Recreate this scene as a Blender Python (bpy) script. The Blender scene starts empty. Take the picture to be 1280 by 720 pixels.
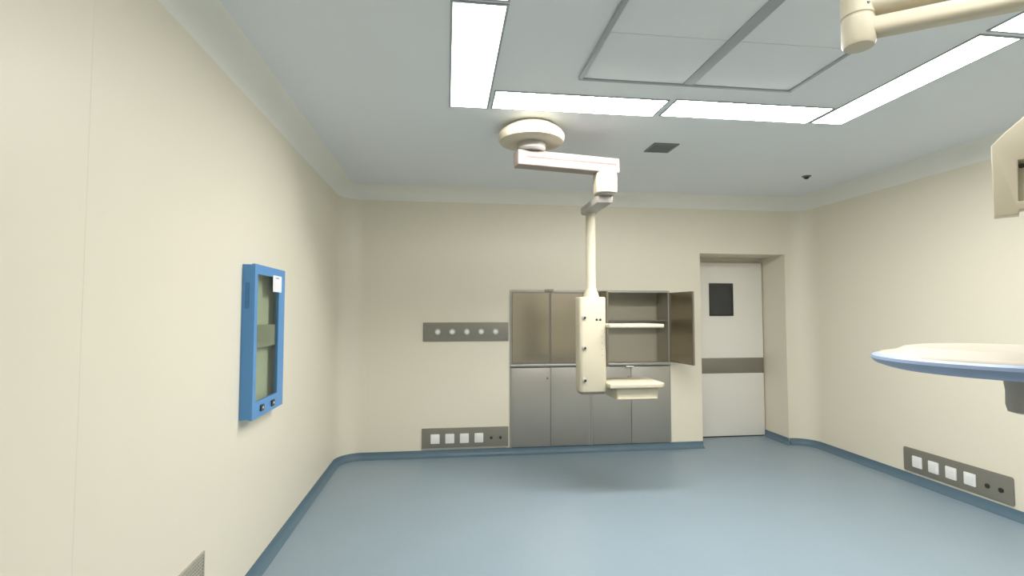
import bpy, bmesh, math
from math import pi, sin, cos, radians
from mathutils import Vector, Matrix

# ------------------------------------------------------------------ camera
C = bpy.context.scene.collection
S = bpy.context.scene
F_PX = 637.0
cam_d = bpy.data.cameras.new('camera')
cam = bpy.data.objects.new('camera', cam_d)
C.objects.link(cam)
cam_d.sensor_width = 36.0
cam_d.lens = F_PX / 1280 * 36
cam_d.clip_start = 0.02
cam.location = (0, 0, 1.70)
cam.rotation_euler = (pi/2 + math.atan(30/637), 0, -math.atan(82/637))
S.camera = cam

# ------------------------------------------------------------------ world, exposure
w = bpy.data.worlds.new('world'); S.world = w
w.use_nodes = True
w.node_tree.nodes['Background'].inputs[0].default_value = (0.75, 0.8, 0.85, 1)
w.node_tree.nodes['Background'].inputs[1].default_value = 0.0
S.view_settings.view_transform = 'Standard'
S.view_settings.look = 'None'
S.view_settings.gamma = 1
S.view_settings.use_curve_mapping = False
S.view_settings.exposure = 0.0
LIGHT = 24.5           # emission strength of the ceiling light diffusers

# ------------------------------------------------------------------ materials
def mat(name, col, rough=0.5, metal=0.0, spec=0.5, noise=0.0, nscale=3.0, bump=0.0, bscale=60.0, stretch=None, coat=0.0):
    m = bpy.data.materials.new(name); m.use_nodes = True
    nt = m.node_tree; b = nt.nodes['Principled BSDF']
    b.inputs['Base Color'].default_value = (*col, 1)
    b.inputs['Roughness'].default_value = rough
    b.inputs['Metallic'].default_value = metal
    b.inputs['Specular IOR Level'].default_value = spec
    b.inputs['Coat Weight'].default_value = coat
    tc = nt.nodes.new('ShaderNodeTexCoord')
    mp = nt.nodes.new('ShaderNodeMapping')
    nt.links.new(tc.outputs['Object'], mp.inputs[0])
    if stretch: mp.inputs['Scale'].default_value = stretch
    if noise > 0:
        n = nt.nodes.new('ShaderNodeTexNoise'); n.inputs['Scale'].default_value = nscale
        n.inputs['Detail'].default_value = 4
        nt.links.new(mp.outputs[0], n.inputs['Vector'])
        r = nt.nodes.new('ShaderNodeMix'); r.data_type = 'RGBA'
        r.inputs[6].default_value = (*[c*(1-noise) for c in col], 1)
        r.inputs[7].default_value = (*[min(1, c*(1+noise)) for c in col], 1)
        nt.links.new(n.outputs['Fac'], r.inputs[0])
        nt.links.new(r.outputs[2], b.inputs['Base Color'])
    if bump > 0:
        n2 = nt.nodes.new('ShaderNodeTexNoise'); n2.inputs['Scale'].default_value = bscale
        nt.links.new(mp.outputs[0], n2.inputs['Vector'])
        bp = nt.nodes.new('ShaderNodeBump'); bp.inputs['Strength'].default_value = bump
        bp.inputs['Distance'].default_value = 0.002
        nt.links.new(n2.outputs['Fac'], bp.inputs['Height'])
        nt.links.new(bp.outputs[0], b.inputs['Normal'])
    return m

M = {}
M['wall'] = mat('cream_wall_panel', (0.81, 0.755, 0.62), 0.42, spec=0.4, noise=0.02, nscale=1.2, stretch=(1, 1, 0.25))
M['ceiling'] = mat('pale_grey_ceiling_panel', (0.81, 0.835, 0.86), 0.55, spec=0.3, noise=0.015, nscale=0.8)
M['cove'] = mat('pale_cove_profile', (0.88, 0.87, 0.80), 0.45, spec=0.3, noise=0.01)
M['floor'] = mat('blue_vinyl_floor', (0.255, 0.33, 0.385), 0.38, spec=0.5, noise=0.05, nscale=2.0)
M['skirt'] = mat('blue_vinyl_skirting', (0.10, 0.165, 0.215), 0.45, noise=0.04)
M['steel'] = mat('brushed_steel', (0.43, 0.415, 0.375), 0.42, metal=0.7, noise=0.03, nscale=4, bump=0.15, bscale=30, stretch=(1, 1, 30))
M['steel_in'] = mat('satin_steel_lining', (0.46, 0.43, 0.34), 0.5, metal=0.3, noise=0.02, nscale=3)
M['steel_dark'] = mat('dark_satin_steel', (0.27, 0.25, 0.21), 0.4, metal=0.6, noise=0.03)
M['plate'] = mat('grey_brown_steel_plate', (0.27, 0.255, 0.215), 0.4, metal=0.35, noise=0.03, nscale=5)
M['plate_edge'] = mat('pale_plate_edge', (0.45, 0.47, 0.47), 0.4, metal=0.3, noise=0.01)
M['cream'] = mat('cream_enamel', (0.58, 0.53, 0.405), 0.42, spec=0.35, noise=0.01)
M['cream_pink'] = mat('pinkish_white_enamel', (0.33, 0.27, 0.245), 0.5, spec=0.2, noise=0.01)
M['pink'] = mat('pink_trim_strip', (0.20, 0.10, 0.09), 0.5, noise=0.01)
M['grey_enamel'] = mat('warm_grey_enamel', (0.42, 0.39, 0.36), 0.4, noise=0.01)  # grey parts, also the shaded tone of the pendant's lower arm
M['white'] = mat('white_plastic', (0.88, 0.88, 0.86), 0.35, noise=0.005)
M['door'] = mat('off_white_door_skin', (0.90, 0.87, 0.80), 0.35, spec=0.5, noise=0.01)
M['dark'] = mat('dark_plastic', (0.03, 0.03, 0.028), 0.35, noise=0.02)
M['dark_glass'] = mat('dark_window_glass', (0.045, 0.048, 0.05), 0.12, noise=0.02)
M['seam'] = mat('wall_seam_sealant', (0.80, 0.742, 0.61), 0.42, spec=0.4, noise=0.01)
M['blue'] = mat('bright_blue_enamel', (0.10, 0.30, 0.62), 0.35, noise=0.02)
M['blue_side'] = M['blue']
M['blue_dark'] = mat('deep_blue_inset', (0.05, 0.20, 0.46), 0.4, noise=0.02)
M['lamp_blue'] = mat('periwinkle_lamp_rim', (0.30, 0.39, 0.58), 0.35, noise=0.02)
M['lamp_top'] = mat('cream_lamp_housing', (0.46, 0.415, 0.335), 0.45, spec=0.3, noise=0.01)
M['vent'] = mat('grey_vent_metal', (0.17, 0.19, 0.19), 0.5, noise=0.05)
M['filter'] = mat('grey_airflow_screen', (0.80, 0.83, 0.85), 0.6, noise=0.01)
M['filter_bar'] = mat('grey_airflow_bar', (0.40, 0.43, 0.44), 0.6, spec=0.2, noise=0.01)
M['beige_in'] = mat('beige_box_lining', (0.78, 0.75, 0.58), 0.5, noise=0.02)
M['shelf_in'] = mat('grey_box_shelf', (0.45, 0.43, 0.35), 0.5, noise=0.02)
M['paper'] = mat('white_paper', (0.88, 0.89, 0.92), 0.7, noise=0.005)
M['grille'] = mat('grey_beige_grille', (0.42, 0.40, 0.33), 0.5, noise=0.02)
M['grille_dark'] = mat('grille_backing', (0.16, 0.15, 0.12), 0.7, noise=0.02)

def emit(name, col, s):
    m = bpy.data.materials.new(name); m.use_nodes = True
    nt = m.node_tree; b = nt.nodes['Principled BSDF']
    b.inputs['Base Color'].default_value = (0.9, 0.9, 0.9, 1)
    b.inputs['Emission Color'].default_value = (*col, 1)
    b.inputs['Emission Strength'].default_value = s
    return m
for _n, _k in (('left', .16), ('far', 2.2), ('right', 1.0), ('near', 0.68)):
    M['light_'+_n] = emit('lit_white_diffuser_'+_n, (1.0, 0.985, 0.955), LIGHT*_k)

def glass(name, tint, refl, rough=0.06, rcol=(0.8, 0.8, 0.8)):
    m = bpy.data.materials.new(name); m.use_nodes = True
    nt = m.node_tree; nt.nodes.clear()
    o = nt.nodes.new('ShaderNodeOutputMaterial'); mx = nt.nodes.new('ShaderNodeMixShader')
    t = nt.nodes.new('ShaderNodeBsdfTransparent'); g = nt.nodes.new('ShaderNodeBsdfGlossy')
    t.inputs[0].default_value = (*tint, 1); g.inputs['Color'].default_value = (*rcol, 1); g.inputs['Roughness'].default_value = rough
    mx.inputs[0].default_value = refl
    nt.links.new(t.outputs[0], mx.inputs[1]); nt.links.new(g.outputs[0], mx.inputs[2]); nt.links.new(mx.outputs[0], o.inputs[0])
    return m
M['brown_glass'] = glass('brown_tinted_glass', (0.36, 0.32, 0.27), 0.50, 0.25, (0.95, 0.86, 0.71))
M['clear_glass'] = glass('clear_pane', (0.86, 0.90, 0.86), 0.10, 0.1)

# ------------------------------------------------------------------ helpers
ORG = {}
def obj(name, bm, m, parent=None, label=None, smooth=False, origin=None):
    """link bm (world coordinates) as one mesh object"""
    base = ORG.get(parent.name, Vector((0, 0, 0))) if parent else Vector(origin or (0, 0, 0))
    bmesh.ops.recalc_face_normals(bm, faces=bm.faces)
    bmesh.ops.translate(bm, verts=bm.verts, vec=-base)
    me = bpy.data.meshes.new(name); bm.to_mesh(me); bm.free()
    me.materials.append(m)
    for p in me.polygons: p.use_smooth = True
    o = bpy.data.objects.new(name, me); C.objects.link(o)
    if smooth is not None:
        me.set_sharp_from_angle(angle=radians(35 if not smooth else 50))
    if parent: o.parent = parent
    else: o.location = base
    ORG[o.name] = base
    if label: o['label'] = label
    return o

def thing(name, label, cat, loc, group=None):
    o = bpy.data.objects.new(name, None); C.objects.link(o)
    o.location = loc; o.empty_display_size = 0.1
    o['label'] = label; o['category'] = cat
    if group: o['group'] = group
    ORG[o.name] = Vector(loc)
    return o
def tag(o, label, cat, group=None):
    o['label'] = label; o['category'] = cat
    if group: o['group'] = group
    return o
def struct(name, bm, m, parent=None):
    o = obj(name, bm, m, parent)
    if not parent: o['kind'] = 'structure'
    return o

def B(*boxes, bevel=0.0, seg=2):
    """boxes given as (x0,x1,y0,y1,z0,z1), world coordinates, one bmesh"""
    bm = bmesh.new()
    for b in boxes:
        x0, x1, y0, y1, z0, z1 = b[:6]
        t = bmesh.new()
        bmesh.ops.create_cube(t, size=1)
        bmesh.ops.scale(t, vec=(x1-x0, y1-y0, z1-z0), verts=t.verts)
        bmesh.ops.translate(t, vec=((x0+x1)/2, (y0+y1)/2, (z0+z1)/2), verts=t.verts)
        if bevel > 0:
            bv = min(bevel, (x1-x0)*.49, (y1-y0)*.49, (z1-z0)*.49)
            bmesh.ops.bevel(t, geom=t.edges[:], offset=bv, segments=seg, affect='EDGES', profile=0.5)
        merge(bm, t)
    return bm
def merge(bm, t, mtx=None):
    if mtx is not None: bmesh.ops.transform(t, matrix=mtx, verts=t.verts)
    me = bpy.data.meshes.new('tmp'); t.to_mesh(me); t.free(); bm.from_mesh(me); bpy.data.meshes.remove(me)
    return bm
def rbox(x0, x1, y0, y1, z0, z1, r=0.03, axis='z', bevel=0.006, seg=8):
    """box with rounded corners round one axis"""
    dims = {'z': ((x0, x1), (y0, y1), (z0, z1)), 'y': ((x0, x1), (z0, z1), (y0, y1)), 'x': ((y0, y1), (z0, z1), (x0, x1))}[axis]
    (a0, a1), (b0, b1), (c0, c1) = dims
    pts = []
    for ca, cb, s in ((a1-r, b1-r, 0), (a0+r, b1-r, 1), (a0+r, b0+r, 2), (a1-r, b0+r, 3)):
        for k in range(seg+1):
            t = (s + k/seg) * pi/2
            pts.append((ca + r*cos(t), cb + r*sin(t)))
    return prism(pts, c0, c1, axis, bevel)
def prism(pts, c0, c1, axis='z', bevel=0.0):
    bm = bmesh.new()
    f = {'z': lambda a, b, c: (a, b, c), 'y': lambda a, b, c: (a, c, b), 'x': lambda a, b, c: (c, a, b)}[axis]
    lo = [bm.verts.new(f(a, b, c0)) for a, b in pts]; hi = [bm.verts.new(f(a, b, c1)) for a, b in pts]
    n = len(pts)
    fl = bm.faces.new(lo); fh = bm.faces.new(hi)
    for i in range(n): bm.faces.new((lo[i], lo[(i+1) % n], hi[(i+1) % n], hi[i]))
    bmesh.ops.recalc_face_normals(bm, faces=bm.faces)
    if bevel > 0:
        ed = set(fl.edges) | set(fh.edges)
        bmesh.ops.bevel(bm, geom=list(ed), offset=bevel, segments=3, affect='EDGES', profile=0.5)
    return bm
def lathe(prof, c, axis='z', seg=40):
    """prof: (radius, height) list, axis direction through point c"""
    bm = bmesh.new(); rings = []
    for r, h in prof:
        ring = []
        for k in range(seg):
            t = 2*pi*k/seg
            p = {'z': (r*cos(t), r*sin(t), h), 'y': (r*cos(t), h, r*sin(t)), 'x': (h, r*cos(t), r*sin(t))}[axis]
            ring.append(bm.verts.new(Vector(c) + Vector(p)))
        rings.append(ring)
    for a, b in zip(rings, rings[1:]):
        for k in range(seg): bm.faces.new((a[k], a[(k+1) % seg], b[(k+1) % seg], b[k]))
    bm.faces.new(rings[0]); bm.faces.new(rings[-1])
    return bm
def tube(p0, p1, r, seg=24, r2=None):
    p0, p1 = Vector(p0), Vector(p1); d = p1-p0
    bm = bmesh.new()
    bmesh.ops.create_cone(bm, cap_ends=True, segments=seg, radius1=r, radius2=r if r2 is None else r2, depth=d.length)
    q = d.to_track_quat('Z', 'Y').to_matrix().to_4x4()
    bmesh.ops.transform(bm, matrix=Matrix.Translation((p0+p1)/2) @ q, verts=bm.verts)
    return bm
def beam(p0, p1, wid, hgt, r=0.02, bevel=0.008):
    """horizontal-ish box beam from p0 to p1 (its top-centre line), rounded section"""
    p0, p1 = Vector(p0), Vector(p1); L = (p1-p0).length
    bm = rbox(0, L, -wid/2, wid/2, -hgt, 0, r, 'x', bevel)
    d = (p1-p0).normalized(); side = Vector((0, 0, 1)).cross(d).normalized(); up = d.cross(side)
    m = Matrix((d, side, up)).transposed().to_4x4(); m.translation = p0
    bmesh.ops.transform(bm, matrix=m, verts=bm.verts)
    return bm
def sweep(path, prof, close=False):
    """path: [(x,y,nx,ny)] with inward normal; prof: [(inset, z)] closed section"""
    bm = bmesh.new(); rings = []
    for x, y, nx, ny in path:
        rings.append([bm.verts.new((x+nx*d, y+ny*d, z)) for d, z in prof])
    n = len(prof)
    for a, b in zip(rings, rings[1:]):
        for k in range(n): bm.faces.new((a[k], a[(k+1) % n], b[(k+1) % n], b[k]))
    bm.faces.new(rings[0]); bm.faces.new(rings[-1])
    return bm

# ------------------------------------------------------------------ room shell
XL, XR, YB, YF, ZC = -1.22, 4.65, 6.13, -1.60, 3.17
RL, RR = 0.28, 0.26           # radius of the two rounded far corners
RX0, RX1, RZ, RY = 3.21, 4.38, 2.45, 6.74     # door recess
CX0, CX1, CZ0, CZ1, CYB = 0.76, 2.79, 0.08, 1.965, 6.50   # cabinet opening

struct('floor', B((XL-.15, XR+.15, YF-.15, RY+.15, -.10, 0)), M['floor'])
struct('ceiling', B((XL-.15, XR+.15, YF-.15, RY+.15, ZC, ZC+.10)), M['ceiling'])
VX = dict(y0=3.26, y1=3.83)
struct('wall_left', B((XL-.12, XL, YF-.12, YB+.12, 0, ZC)), M['wall'])
struct('wall_right', B((XR, XR+.12, YF-.12, YB+.12, 0, ZC)), M['wall'])
struct('wall_front', B((XL, XR, YF-.12, YF, 0, ZC)), M['wall'])
bw = B((XL, CX0, YB, YB+.10, 0, ZC), (CX0, CX1, YB, YB+.10, CZ1, ZC), (CX0, CX1, YB, YB+.10, 0, CZ0),
       (CX1, RX0, YB, YB+.10, 0, ZC), (RX0, RX1, YB, YB+.10, RZ, ZC), (RX1, XR, YB, YB+.10, 0, ZC),
       (RX0-.08, RX0, YB+.10, RY, 0, RZ+.08), (RX1, RX1+.08, YB+.10, RY, 0, RZ+.08), (RX0, RX1, YB+.10, RY, RZ, RZ+.08),
       (RX0-.08, RX1+.08, RY, RY+.08, 0, RZ+.08))
struct('wall_back', bw, M['wall'])

def arc(cx, cy, r, a0, a1, n=14):
    return [(cx+r*cos(a0+(a1-a0)*k/n), cy+r*sin(a0+(a1-a0)*k/n), -cos(a0+(a1-a0)*k/n), -sin(a0+(a1-a0)*k/n)) for k in range(n+1)]
AL = arc(XL+RL, YB-RL, RL, pi, pi/2)
AR = arc(XR-RR, YB-RR, RR, pi/2, 0)
# rounded corner columns (solid between arc and corner)
def corner(arcpts, cxy):
    bm = prism([cxy] + [(p[0], p[1]) for p in arcpts], 0, ZC)
    return bm
struct('trim_1', corner(AL, (XL-.001, YB+.001)), M['wall'])
struct('trim_2', corner(AR, (XR+.001, YB+.001)), M['wall'])
# ceiling cove all the way round
def cove_prof(r=.15, n=8):
    return [(-.01, ZC+.01), (-.01, ZC-r)] + [(r-r*cos(pi/2*k/n), ZC-r+r*sin(pi/2*k/n)) for k in range(n+1)] + [(r, ZC+.01)]
ring = [(XL, YF, 1, 1), ] + AL + AR + [(XR, YF, -1, 1)]
cv = sweep(ring, cove_prof())
struct('trim_3', cv, M['cove'])
struct('trim_4', sweep([(XR, YF, -1, 1), (XL, YF, 1, 1)], cove_prof()), M['cove'])

# coved skirting
SP = [(-.004, -.004), (-.004, .08), (.004, .08), (.007, .055), (.014, .03), (.028, .012), (.05, .003), (.05, -.004)]
struct('baseboard_left', sweep([(XL, YF, 1, 0)] + AL[:8], SP), M['skirt'])
struct('baseboard_back', sweep(AL[7:] + [(RX0, YB, 0, -1)], SP), M['skirt'])
struct('baseboard_recess', sweep([(RX1, RY, -1, 0), (RX1, YB, -1, -1), (RX1+.001, YB, 0, -1)], SP), M['skirt'])
struct('baseboard_right', sweep(AR + [(XR, YF, -1, 0)], SP), M['skirt'])
struct('baseboard_front', sweep([(XR, YF, 0, 1), (XL, YF, 0, 1)], SP), M['skirt'])

# sealed joints between wall panels
struct('trim_5', B((XL-.001, XL+.0004, 1.894, 1.899, .08, ZC-.15)), M['seam'])
struct('trim_6', B((XL+RL+.045, XL+RL+.053, YB-.0006, YB+.001, .08, ZC-.15)), M['seam'])

# ------------------------------------------------------------------ ceiling lights
def ceiling_light(x0, x1, y0, y1, row, label):
    t = thing('ceiling_light', label, 'light', ((x0+x1)/2, (y0+y1)/2, ZC), 'light panels in the ceiling ring')
    f = .012; z0 = ZC-.006
    obj('light_frame', B((x0, x1, y0, y0+f, z0, ZC+.001), (x0, x1, y1-f, y1, z0, ZC+.001), (x0, x0+f, y0+f, y1-f, z0, ZC+.001), (x1-f, x1, y0+f, y1-f, z0, ZC+.001)), M['filter_bar'], t)
    obj('diffuser', B((x0+f, x1-f, y0+f, y1-f, z0+.002, ZC+.001)), M['light_'+row], t)
ceiling_light(.01, .29, 2.35, 3.61, 'left', 'bright lengthwise ceiling light panel nearest the left wall')
ceiling_light(.01, .29, 1.07, 2.33, 'left', 'ceiling light panel above the left wall side, nearer the viewer than the frame')
ceiling_light(.31, 1.53, 3.30, 3.60, 'far', 'bright crosswise ceiling light panel above the round pendant mount')
ceiling_light(1.57, 2.77, 3.28, 3.58, 'far', 'bright crosswise ceiling light panel to the right, behind the airflow screen')
ceiling_light(2.79, 3.06, 2.29, 3.57, 'right', 'long slanting ceiling light panel right of the airflow screen')
ceiling_light(2.79, 3.06, 1.01, 2.26, 'right', 'ceiling light panel cut by the right edge of the photo at the top')
ceiling_light(.31, 1.53, 1.03, 1.31, 'near', 'crosswise ceiling light panel at the near end of the light ring, left half')
ceiling_light(1.57, 2.77, 1.03, 1.31, 'near', 'crosswise ceiling light panel at the near end of the light ring, right half')

# laminar airflow screen in the middle of the ring
t = thing('airflow_diffuser', 'large grey airflow screen in the ceiling inside the ring of lights', 'air diffuser', (1.53, 2.3, ZC))
DX0, DX1, DY0, DY1 = .81, 2.25, 1.50, 3.05
z0 = ZC-.022; f = .025
obj('screen_frame', B((DX0, DX1, DY0, DY0+f, z0, ZC), (DX0, DX1, DY1-f, DY1, z0, ZC), (DX0, DX0+f, DY0+f, DY1-f, z0, ZC), (DX1-f, DX1, DY0+f, DY1-f, z0, ZC), bevel=.003), M['filter_bar'], t)
for xa, xb in ((DX0+f, 1.49), (1.56, DX1-f)):
    for ya, yb in ((DY0+f, 2.50), (2.504, DY1-f)):
        obj('screen_panel', B((xa, xb, ya, yb, z0+.008, ZC), bevel=.002), M['filter'], t)
obj('centre_bar', B((1.49, 1.56, DY0+f, DY1-f, z0+.002, ZC), bevel=.002), M['filter_bar'], t, 'darker grey bar down the middle')

# ceiling vent and sensor
t = thing('ceiling_vent', 'small dark grey square vent in the ceiling beyond the lights', 'vent', (1.90, 4.29, ZC))
obj('vent_frame', B((1.785, 2.015, 4.17, 4.19, ZC-.008, ZC), (1.785, 2.015, 4.39, 4.41, ZC-.008, ZC), (1.785, 1.805, 4.19, 4.39, ZC-.008, ZC), (1.995, 2.015, 4.19, 4.39, ZC-.008, ZC)), M['vent'], t)
obj('vent_slats', B(*[(1.805, 1.995, 4.195+k*.0245, 4.210+k*.0245, ZC-.006, ZC) for k in range(8)], (1.8, 2.0, 4.18, 4.4, ZC-.002, ZC+.001)), M['vent'], t)
t = thing('ceiling_sensor', 'tiny dark round sensor on the ceiling toward the right corner', 'sensor', (3.856, 5.0, ZC))
obj('sensor_base', lathe([(.045, 0), (.045, -.008), (.04, -.012)], (3.856, 5.0, ZC)), M['vent'], t)
obj('sensor_dome', lathe([(.028, -.012), (.024, -.026), (.012, -.034), (.002, -.036)], (3.856, 5.0, ZC)), M['dark'], t)

# ------------------------------------------------------------------ recessed steel cabinets
def door_leaf(w_, z0, z1, mpane, frame=.011, th=.022, name='cabinet_door'):
    """leaf in local coordinates: hinge at x=0, spans +x, closed plane y=0..-th"""
    fr = B((0, w_, -th, 0, z0, z0+frame), (0, w_, -th, 0, z1-frame, z1), (0, frame, -th, 0, z0+frame, z1-frame), (w_-frame, w_, -th, 0, z0+frame, z1-frame))
    pn = B((frame, w_-frame, -th*.7, -th*.3, z0+frame, z1-frame))
    return fr, pn
def add_leaf(parent, hx, hy, ang, w_, z0, z1, sgn, label=None):
    fr, pn = door_leaf(w_, z0, z1, None)
    m = Matrix.Translation((hx, hy, 0)) @ Matrix.Rotation(ang, 4, 'Z') @ Matrix.Diagonal((sgn, 1, 1, 1))
    for b in (fr, pn): bmesh.ops.transform(b, matrix=m, verts=b.verts)
    d = obj('cabinet_door', fr, M['steel_dark'], parent, label)
    obj('door_pane', pn, M['brown_glass'], d)
    return d
LZ = 1.055                      # ledge between the glazed top and the solid base
def cabinet(x0, x1, label, open_):
    t = thing('steel_cabinet', label, 'cabinet', ((x0+x1)/2, YB+.18, CZ0), 'steel cabinets recessed in the far wall')
    th = .012
    z0, z1 = CZ0, CZ1
    obj('cabinet_body', B((x0, x0+th, YB+.002, CYB, z0, z1), (x1-th, x1, YB+.002, CYB, z0, z1), (x0, x1, CYB-th, CYB, z0, z1),
        (x0, x1, YB+.002, CYB, z0, z0+th), (x0, x1, YB+.002, CYB, z1-th, z1), (x0+th, x1-th, YB+.002, CYB-th, LZ-.02, LZ)), M['steel_in'], t)
    e = .024
    obj('face_frame', B((x0+.001, x0+e, YB-.012, YB+.004, z0, z1), (x1-e, x1-.001, YB-.012, YB+.004, z0, z1), (x0+e, x1-e, YB-.012, YB+.004, z1-.022, z1+.004)), M['steel'], t)
    obj('ledge', rbox(x0+.004, x1-.004, YB-.034, YB+.02, LZ-.022, LZ+.022, .018, 'x', .002), M['steel'], t, 'rounded bright steel ledge')
    obj('inner_shelf', B((x0+th, x1-th, YB+.05, CYB-th, 1.583, 1.599)), M['steel_dark'], t)
    mid = (x0+x1)/2
    for k, (a, b) in enumerate(((x0+e, mid-.002), (mid+.002, x1-e))):
        d = obj('base_door', B((a, b, YB-.018, YB, z0+.005, LZ-.03), bevel=.003), M['steel'], t)
        if k == 0: obj('door_lock', lathe([(.014, -.018), (.014, -.026), (.009, -.03)], (b-.035, YB, .90), 'y', 20), M['plate'], d)
    lw = mid-x0-e
    if not open_:
        add_leaf(t, x0+e, YB-.001, 0, lw-.002, LZ+.024, z1-.024, 1)
        add_leaf(t, x1-e, YB-.001, 0, lw-.002, LZ+.024, z1-.024, -1)
    else:
        add_leaf(t, x0+e, YB-.012, radians(-84), lw, LZ+.024, z1-.024, 1, 'tinted glass door standing open edge-on')
        add_leaf(t, x1-e+.014, YB-.012, radians(98), lw, LZ+.024, z1-.024, -1, 'tinted glass door swung open to the right')
    return t
c1 = cabinet(CX0, 1.755, 'left steel cabinet in the far wall with its tinted glass doors shut', False)
obj('door_catch', rbox(1.19, 1.30, YB-.03, YB-.01, CZ1-.015, CZ1+.012, .008, 'y', .002), M['plate'], c1)
c2 = cabinet(1.757, CX1, 'right steel cabinet in the far wall with its glass doors standing open', True)
obj('door_catch', rbox(2.20, 2.30, YB-.05, YB-.034, LZ-.034, LZ-.018, .006, 'y', .002), M['white'], c2)

# ------------------------------------------------------------------ service plates
t = thing('gas_outlet_panel', 'grey steel wall plate with five round gas ports left of the cabinet', 'outlet panel', (.235, YB, 1.35))
obj('back_plate', rbox(-.272, .745, YB-.012, YB, 1.352, 1.575, .006, 'y', .002), M['plate'], t)
for k in range(5):
    x = -.101+k*.1715
    p = obj('gas_port', lathe([(.040, -.012), (.040, -.02), (.034, -.028), (.03, -.03)], (x, YB, 1.463), 'y', 24), M['plate_edge'], t)
    obj('port_cap', lathe([(.026, -.03), (.026, -.036), (.018, -.044), (.004, -.046)], (x, YB, 1.463), 'y', 24), M['white'], p)

def socket_panel(label, flip, origin):
    """local: u along the panel 0..1.02, v height, w out of wall; mapped by f"""
    t = thing('socket_panel', label, 'outlet panel', origin, 'low socket panels on the walls')
    if not flip:
        def bx(u0, u1, v0, v1, w0, w1): return (origin[0]-.51+u0, origin[0]-.51+u1, YB-w1, YB-w0, v0, v1); 
        ax = 'y'
    else:
        def bx(u0, u1, v0, v1, w0, w1): return (XR-w1, XR-w0, origin[1]+.51-u1, origin[1]+.51-u0, v0, v1)
        ax = 'x'
    z0, z1 = .10, .335
    obj('back_plate', rbox(*bx(0, 1.02, z0, z1, 0, .012), .02 if flip else .006, ax, .003), M['plate'], t)
    if not flip:
        obj('lower_edge', B(bx(.01, 1.01, z0-.006, z0+.004, 0, .016)), M['plate_edge'], t, 'pale strip along the lower edge')
    for k in range(4):
        u = .155+k*.171; v = .212 if not flip else .212
        s = obj('socket', rbox(*bx(u-.052, u+.052, v-.055, v+.055, .012, .02), .008, ax, .002), M['white'], t)
        obj('socket_insert', rbox(*bx(u-.036, u+.036, v-.038, v+.038, .02, .023), .006, ax, .001), M['white'], s)
    for k in range(2):
        u = .815+k*.11
        if not flip: obj('terminal', lathe([(.016, -.012), (.016, -.018), (.008, -.02)], (bx(u, u, 0, 0, 0, 0)[0], YB, .207), 'y', 20), M['dark'], t)
        else: obj('terminal', lathe([(.020, -.012), (.020, -.018), (.01, -.02)], (XR, bx(u, u, 0, 0, 0, 0)[2], .202), 'x', 20), M['dark'], t)
    return t
socket_panel('low socket panel on the far wall below the round gas ports', False, (.233, YB, .10))
socket_panel('low socket panel on the right wall beneath the surgical lamp', True, (XR, 4.215, .10))

# ------------------------------------------------------------------ door in the recess
DXR, DYF = 4.365, 6.60
d = obj('door_1', B((RX0+.005, DXR, DYF, DYF+.05, .012, 2.38), bevel=.004), M['door'])
d['kind'] = 'structure'
obj('kick_band', B((RX0+.012, DXR-.004, DYF-.006, DYF+.001, 0.862, 1.070), bevel=.002), M['plate'], d, 'grey steel band across the door')
wf = obj('vision_frame', B((3.58, 3.93, DYF-.01, DYF+.001, 1.645, 1.67), (3.58, 3.93, DYF-.01, DYF+.001, 2.07, 2.095), (3.58, 3.605, DYF-.01, DYF+.001, 1.67, 2.07), (3.905, 3.93, DYF-.01, DYF+.001, 1.67, 2.07)), M['dark'], d)
obj('vision_pane', B((3.605, 3.905, DYF-.005, DYF+.001, 1.67, 2.07)), M['dark_glass'], d)
obj('gap_strip', B((RX0+.01, DXR, DYF-.004, DYF+.03, .0, .014)), M['dark'], d)  # dark strip stands in for the black gap under the leaf
struct('trim_7', B((RX0, RX1, DYF+.055, RY, 2.38, RZ), (DXR, RX1, DYF+.055, RY, 0, 2.38)), M['wall'])

# ------------------------------------------------------------------ blue warming cabinet on the left wall
y0, y1, z0, z1, th = 3.245, 3.81, 1.055, 1.988, .075
x0, x1 = XL, XL+th
t = thing('warming_cabinet', 'bright blue glass-fronted warming cabinet hung on the left wall', 'cabinet', (XL, (y0+y1)/2, z0))
gy0, gy1, gz0, gz1 = y0+.045, y1-.12, z0+.095, z1-.055
shell = B((x0, x1-.018, y0, y0+.02, z0, z1), (x0, x1-.018, y1-.02, y1, z0, z1), (x0, x1-.018, y0+.02, y1-.02, z0, z0+.03), (x0, x1-.018, y0+.02, y1-.02, z1-.03, z1))
obj('housing', shell, M['blue'], t)
obj('inner_back', B((x0+.001, x0+.006, y0+.02, y1-.02, z0+.03, z1-.03)), M['beige_in'], t)
obj('inner_shelf', B((x0+.006, x1-.022, y0+.02, y1-.02, 1.475, 1.615)), M['shelf_in'], t, 'grey shelf seen through the glass')
bm = B((x1-.018, x1, y0-.004, gy0, z0-.004, z1+.004), (x1-.018, x1, gy1, y1+.004, z0-.004, z1+.004), (x1-.018, x1, gy0, gy1, z0-.004, gz0), (x1-.018, x1, gy0, gy1, gz1, z1+.004))
fd = obj('front_door', bm, M['blue'], t)
obj('door_pane', B((x1-.013, x1-.006, gy0, gy1, gz0, gz1)), M['clear_glass'], fd)
obj('side_handle', rbox(x0+.018, x0+.042, y0-.003, y0+.002, 1.72, 1.88, .008, 'y', .001), M['blue_dark'], t, 'deeper blue inset on the side')
lb = obj('paper_label', B((x1, x1+.0015, 3.56, 3.735, 1.835, 1.945)), M['paper'], fd, 'white paper label')
obj('label_print', B((x1+.0015, x1+.002, 3.61, 3.68, 1.925, 1.933)), M['lamp_blue'], lb)
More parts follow.
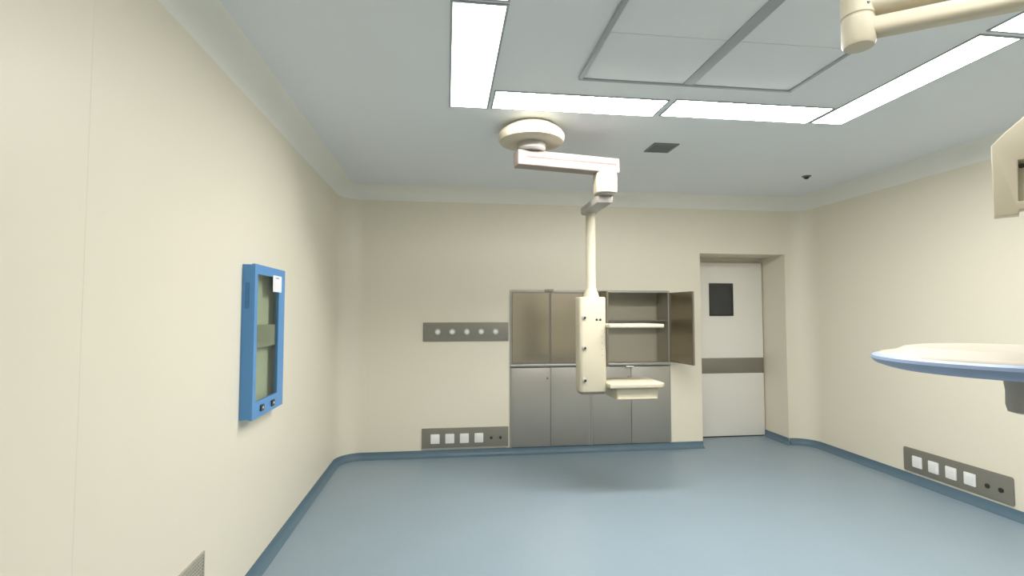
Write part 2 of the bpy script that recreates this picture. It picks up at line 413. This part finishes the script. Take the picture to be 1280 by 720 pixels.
for yy, zz in ((3.40, 1.10), (3.60, 1.095)):
    k = obj('control_button', rbox(x1, x1+.008, yy-.03, yy+.03, zz-.018, zz+.022, .008, 'x', .002), M['dark'], t)
    obj('button_mark', B((x1+.008, x1+.009, yy-.004, yy+.014, zz-.004, zz+.008)), M['white'], k)

# ------------------------------------------------------------------ return air grille, low on the left wall
y0, y1, z0, z1 = 2.22, 2.835, .12, .485
t = thing('return_air_grille', 'slatted grey beige air grille low on the left wall', 'vent', (XL, (y0+y1)/2, z0))
f = .012
obj('grille_frame', B((XL, XL+.008, y0, y0+f, z0, z1), (XL, XL+.008, y1-f, y1, z0, z1), (XL, XL+.008, y0+f, y1-f, z0, z0+f), (XL, XL+.008, y0+f, y1-f, z1-f, z1)), M['grille'], t)
n = 20; hh = (z1-z0-2*f)/n
obj('grille_mesh', B(*[(XL, XL+.006, y0+f, y1-f, z0+f+k*hh, z0+f+k*hh+hh*.55) for k in range(n)],
    *[(XL, XL+.005, y0+f+k*.0197, y0+f+k*.0197+.009, z0+f, z1-f) for k in range(30)]), M['grille'], t)
obj('backing', B((XL, XL+.002, y0+f, y1-f, z0+f, z1-f)), M['grille_dark'], t)

# ------------------------------------------------------------------ ceiling service pendant (centre)
px_, py_ = .66, 3.93
t = thing('ceiling_pendant', 'cream medical service pendant hanging from the ceiling before the steel cabinets', 'pendant', (px_, py_, ZC))
obj('ceiling_cover', lathe([(.18, 0), (.205, -.02), (.245, -.05), (.262, -.075), (.262, -.105), (.25, -.128), (.225, -.138), (.09, -.14)], (px_, py_, ZC), seg=56), M['cream'], t)
obj('neck', lathe([(.115, -.138), (.115, -.19), (.10, -.205)], (px_, py_, ZC)), M['grey_enamel'], t)
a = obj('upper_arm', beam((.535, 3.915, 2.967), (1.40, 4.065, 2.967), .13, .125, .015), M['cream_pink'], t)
dv = Vector((.865, .15, 0)).normalized(); nv = Vector((dv.y, -dv.x, 0))
p0 = Vector((.60, 3.926, 0)) + nv*.0655; p1 = Vector((1.37, 4.06, 0)) + nv*.0655
bm = beam((p0.x, p0.y, 2.918), (p1.x, p1.y, 2.918), .004, .014, .001, 0)
obj('trim_strip', bm, M['pink'], a, 'pink strip along the arm')
jx, jy = 1.30, 4.05
obj('joint_housing', rbox(jx-.088, jx+.088, jy-.088, jy+.088, 2.675, 2.845, .05, 'z', .012), M['cream'], t)
obj('joint_collar', lathe([(.07, 0), (.07, -.012)], (jx, jy, 2.677)), M['grey_enamel'], t)
kx, ky = 1.315, 4.62
obj('lower_arm', merge(B((jx-.068, jx+.068, jy, ky-.06, 2.605, 2.668), bevel=.012), lathe([(.066, .0), (.074, .008), (.074, .052), (.066, .06)], (kx-.006, ky-.05, 2.607))), M['grey_enamel'], t, 'lower arm in the grey of its shaded underside')  # shade of the underside is put into the arm's grey colour
hx0, hx1, hy0, hy1, hz0, hz1 = 1.178, 1.425, 4.43, 4.61, .985, 1.835
cx, cy = 1.313, 4.53
obj('drop_tube', lathe([(.044, 2.62), (.044, 1.93), (.05, 1.90), (.066, 1.87), (.072, 1.83)], (cx, cy, 0), seg=32), M['cream'], t)
h = obj('service_head', rbox(hx0, hx1, hy0, hy1, hz0, hz1, .035, 'z', .014), M['cream'], t)
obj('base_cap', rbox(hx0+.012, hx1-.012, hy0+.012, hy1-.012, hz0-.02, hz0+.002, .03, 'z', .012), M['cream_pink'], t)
for zz in (1.655, 1.385, 1.100):
    p = obj('gas_port', lathe([(.020, 0), (.020, -.008), (.013, -.012)], (1.215, hy0, zz), 'y', 20), M['grey_enamel'], h, 'small grey gas port')
    obj('port_socket', lathe([(.010, -.012), (.010, -.018), (.004, -.019)], (1.222, hy0, zz-.006), 'y', 16), M['dark'], p)
for xx in (1.333, 1.367):
    obj('screw', lathe([(.010, 0), (.010, -.004), (.004, -.005)], (xx, hy0, 1.632), 'y', 16), M['dark'], h)
for k in range(5):
    zz = 1.53 - k*.055
    obj('rail_groove', B((1.375, hx1-.04, hy0-.003, hy0+.001, zz, zz+.006)), M['cream_pink'], h)
def shelf(z0, z1, x1, label):
    xa = hx1-.004; ya, yb, r = 4.33, 4.78, .07
    pts = [(xa, yb), (xa, ya)]
    for k in range(9):
        a_ = -pi/2 + pi/2*k/8
        pts.append((x1-r+r*cos(a_), ya+r+r*sin(a_)))
    for k in range(9):
        a_ = pi/2*k/8
        pts.append((x1-r+r*cos(a_), yb-r+r*sin(a_)))
    return obj('shelf', prism(pts, z0, z1, 'z', .009), M['cream'], t, label)
shelf(1.560, 1.592, 1.945, 'upper cream shelf')
s2 = shelf(1.03, 1.070, 1.94, 'lower cream shelf above a drawer')
dr = obj('drawer', rbox(1.49, 1.87, 4.36, 4.72, .925, 1.03, .015, 'z', .006), M['cream'], s2)
obj('drawer_lip', B((1.50, 1.86, 4.352, 4.362, .932, .944), bevel=.003), M['cream'], dr)

# ------------------------------------------------------------------ surgical lamp (right)
ux, uy = 1.56, 1.72
t = thing('surgical_light', 'cream ceiling-hung surgical lamp with flat blue-rimmed round head at right', 'lamp', (ux, uy, ZC-.035))
obj('ceiling_cover', lathe([(.12, -.001), (.15, -.012), (.15, -.03), (.12, -.05)], (ux, uy, ZC-.035), seg=48), M['cream'], t)
obj('drop_tube', tube((ux, uy, 3.09), (ux, uy, 2.98), .048), M['cream'], t)
obj('hub', lathe([(.052, 3.03), (.056, 3.02), (.056, 2.83), (.052, 2.826), (.052, 2.818), (.056, 2.814), (.057, 2.725), (.05, 2.712)], (ux, uy, 0), seg=40), M['cream'], t)
obj('hub_screw', lathe([(.005, 0), (.005, -.004)], (ux-.005, uy-.055, 2.855), 'y', 12), M['dark'], t)
ex, ey = 2.42, 1.16
obj('swing_arm', beam((ux, uy, 2.812), (ex, ey, 2.812), .075, .072, .025), M['cream'], t)
obj('upper_swing_arm', beam((ux, uy, 2.93), (ex+.1, ey-.06, 2.93), .085, .10, .03), M['cream'], t)
obj('elbow', lathe([(.05, 2.85), (.055, 2.84), (.055, 2.62), (.045, 2.60)], (ex, ey, 0), seg=32), M['cream'], t)
hxc, hyc, hz = 1.70, 1.33, 1.562     # lamp head centre
bx_, by_ = 1.85, 1.50
ax_ = Vector((.62, -.78, 0)).normalized()
pts = [(0, 2.02), (0, 2.262), (.04, 2.305), (.10, 2.36), (.16, 2.36), (.16, 2.20), (.064, 2.20), (.060, 2.064), (.20, 2.064), (.20, 2.036), (.062, 2.036), (.06, 2.02)]
bm = prism(pts, -.03, .03, 'y', .005)
mt = Matrix(((ax_.x, -ax_.y, 0, bx_), (ax_.y, ax_.x, 0, by_), (0, 0, 1, 0), (0, 0, 0, 1)))
bmesh.ops.transform(bm, matrix=mt, verts=bm.verts)
br = obj('yoke_bracket', bm, M['cream'], t)
bm = B((.060, .14, .0, .026, 2.06, 2.205)); bmesh.ops.transform(bm, matrix=mt, verts=bm.verts)
obj('bracket_web', bm, M['cream'], br)
bm = lathe([(.008, -.001), (.008, -.006)], (.072, 0, 2.185), 'y', 12); bmesh.ops.transform(bm, matrix=mt, verts=bm.verts)
obj('bracket_screw', bm, M['dark'], br)
q = Vector((bx_, by_, 0)) + ax_*.13
obj('spring_arm', beam((ex, ey, 2.68), (q.x, q.y, 2.365), .07, .085, .03), M['cream'], t)
q = Vector((bx_, by_, 0)) + ax_*.19
obj('yoke', merge(merge(tube((q.x, q.y, 2.05), (2.22, 1.30, 2.05), .02), tube((2.22, 1.30, 2.065), (2.22, 1.33, 1.54), .02)), tube((2.22, 1.33, 1.55), (hxc+.33, hyc+.0, 1.55), .02)), M['cream'], t)
R = .355
hd = obj('lamp_head', lathe([(R-.03, -.036), (R-.004, -.026), (R+.008, -.012), (R+.004, -.003), (R-.02, .004), (.05, .006)], (hxc, hyc, hz), seg=96), M['lamp_blue'], t, 'flat round head with blue rim')
obj('top_housing', lathe([(R-.012, -.001), (R-.018, .005), (R-.045, .010), (R-.06, .013), (R-.085, .026), (R-.11, .030), (.02, .033)], (hxc, hyc, hz), seg=96), M['lamp_top'], hd, 'cream top cover')
obj('lens', lathe([(R-.03, -.035), (R-.05, -.041), (.03, -.043)], (hxc, hyc, hz), seg=64), M['lamp_blue'], hd)
obj('handle', lathe([(.040, -.04), (.038, -.07), (.034, -.10), (.035, -.14), (.030, -.160), (.01, -.166)], (hxc+.005, hyc, hz), seg=32), M['grey_enamel'], hd, 'grey centre handle')
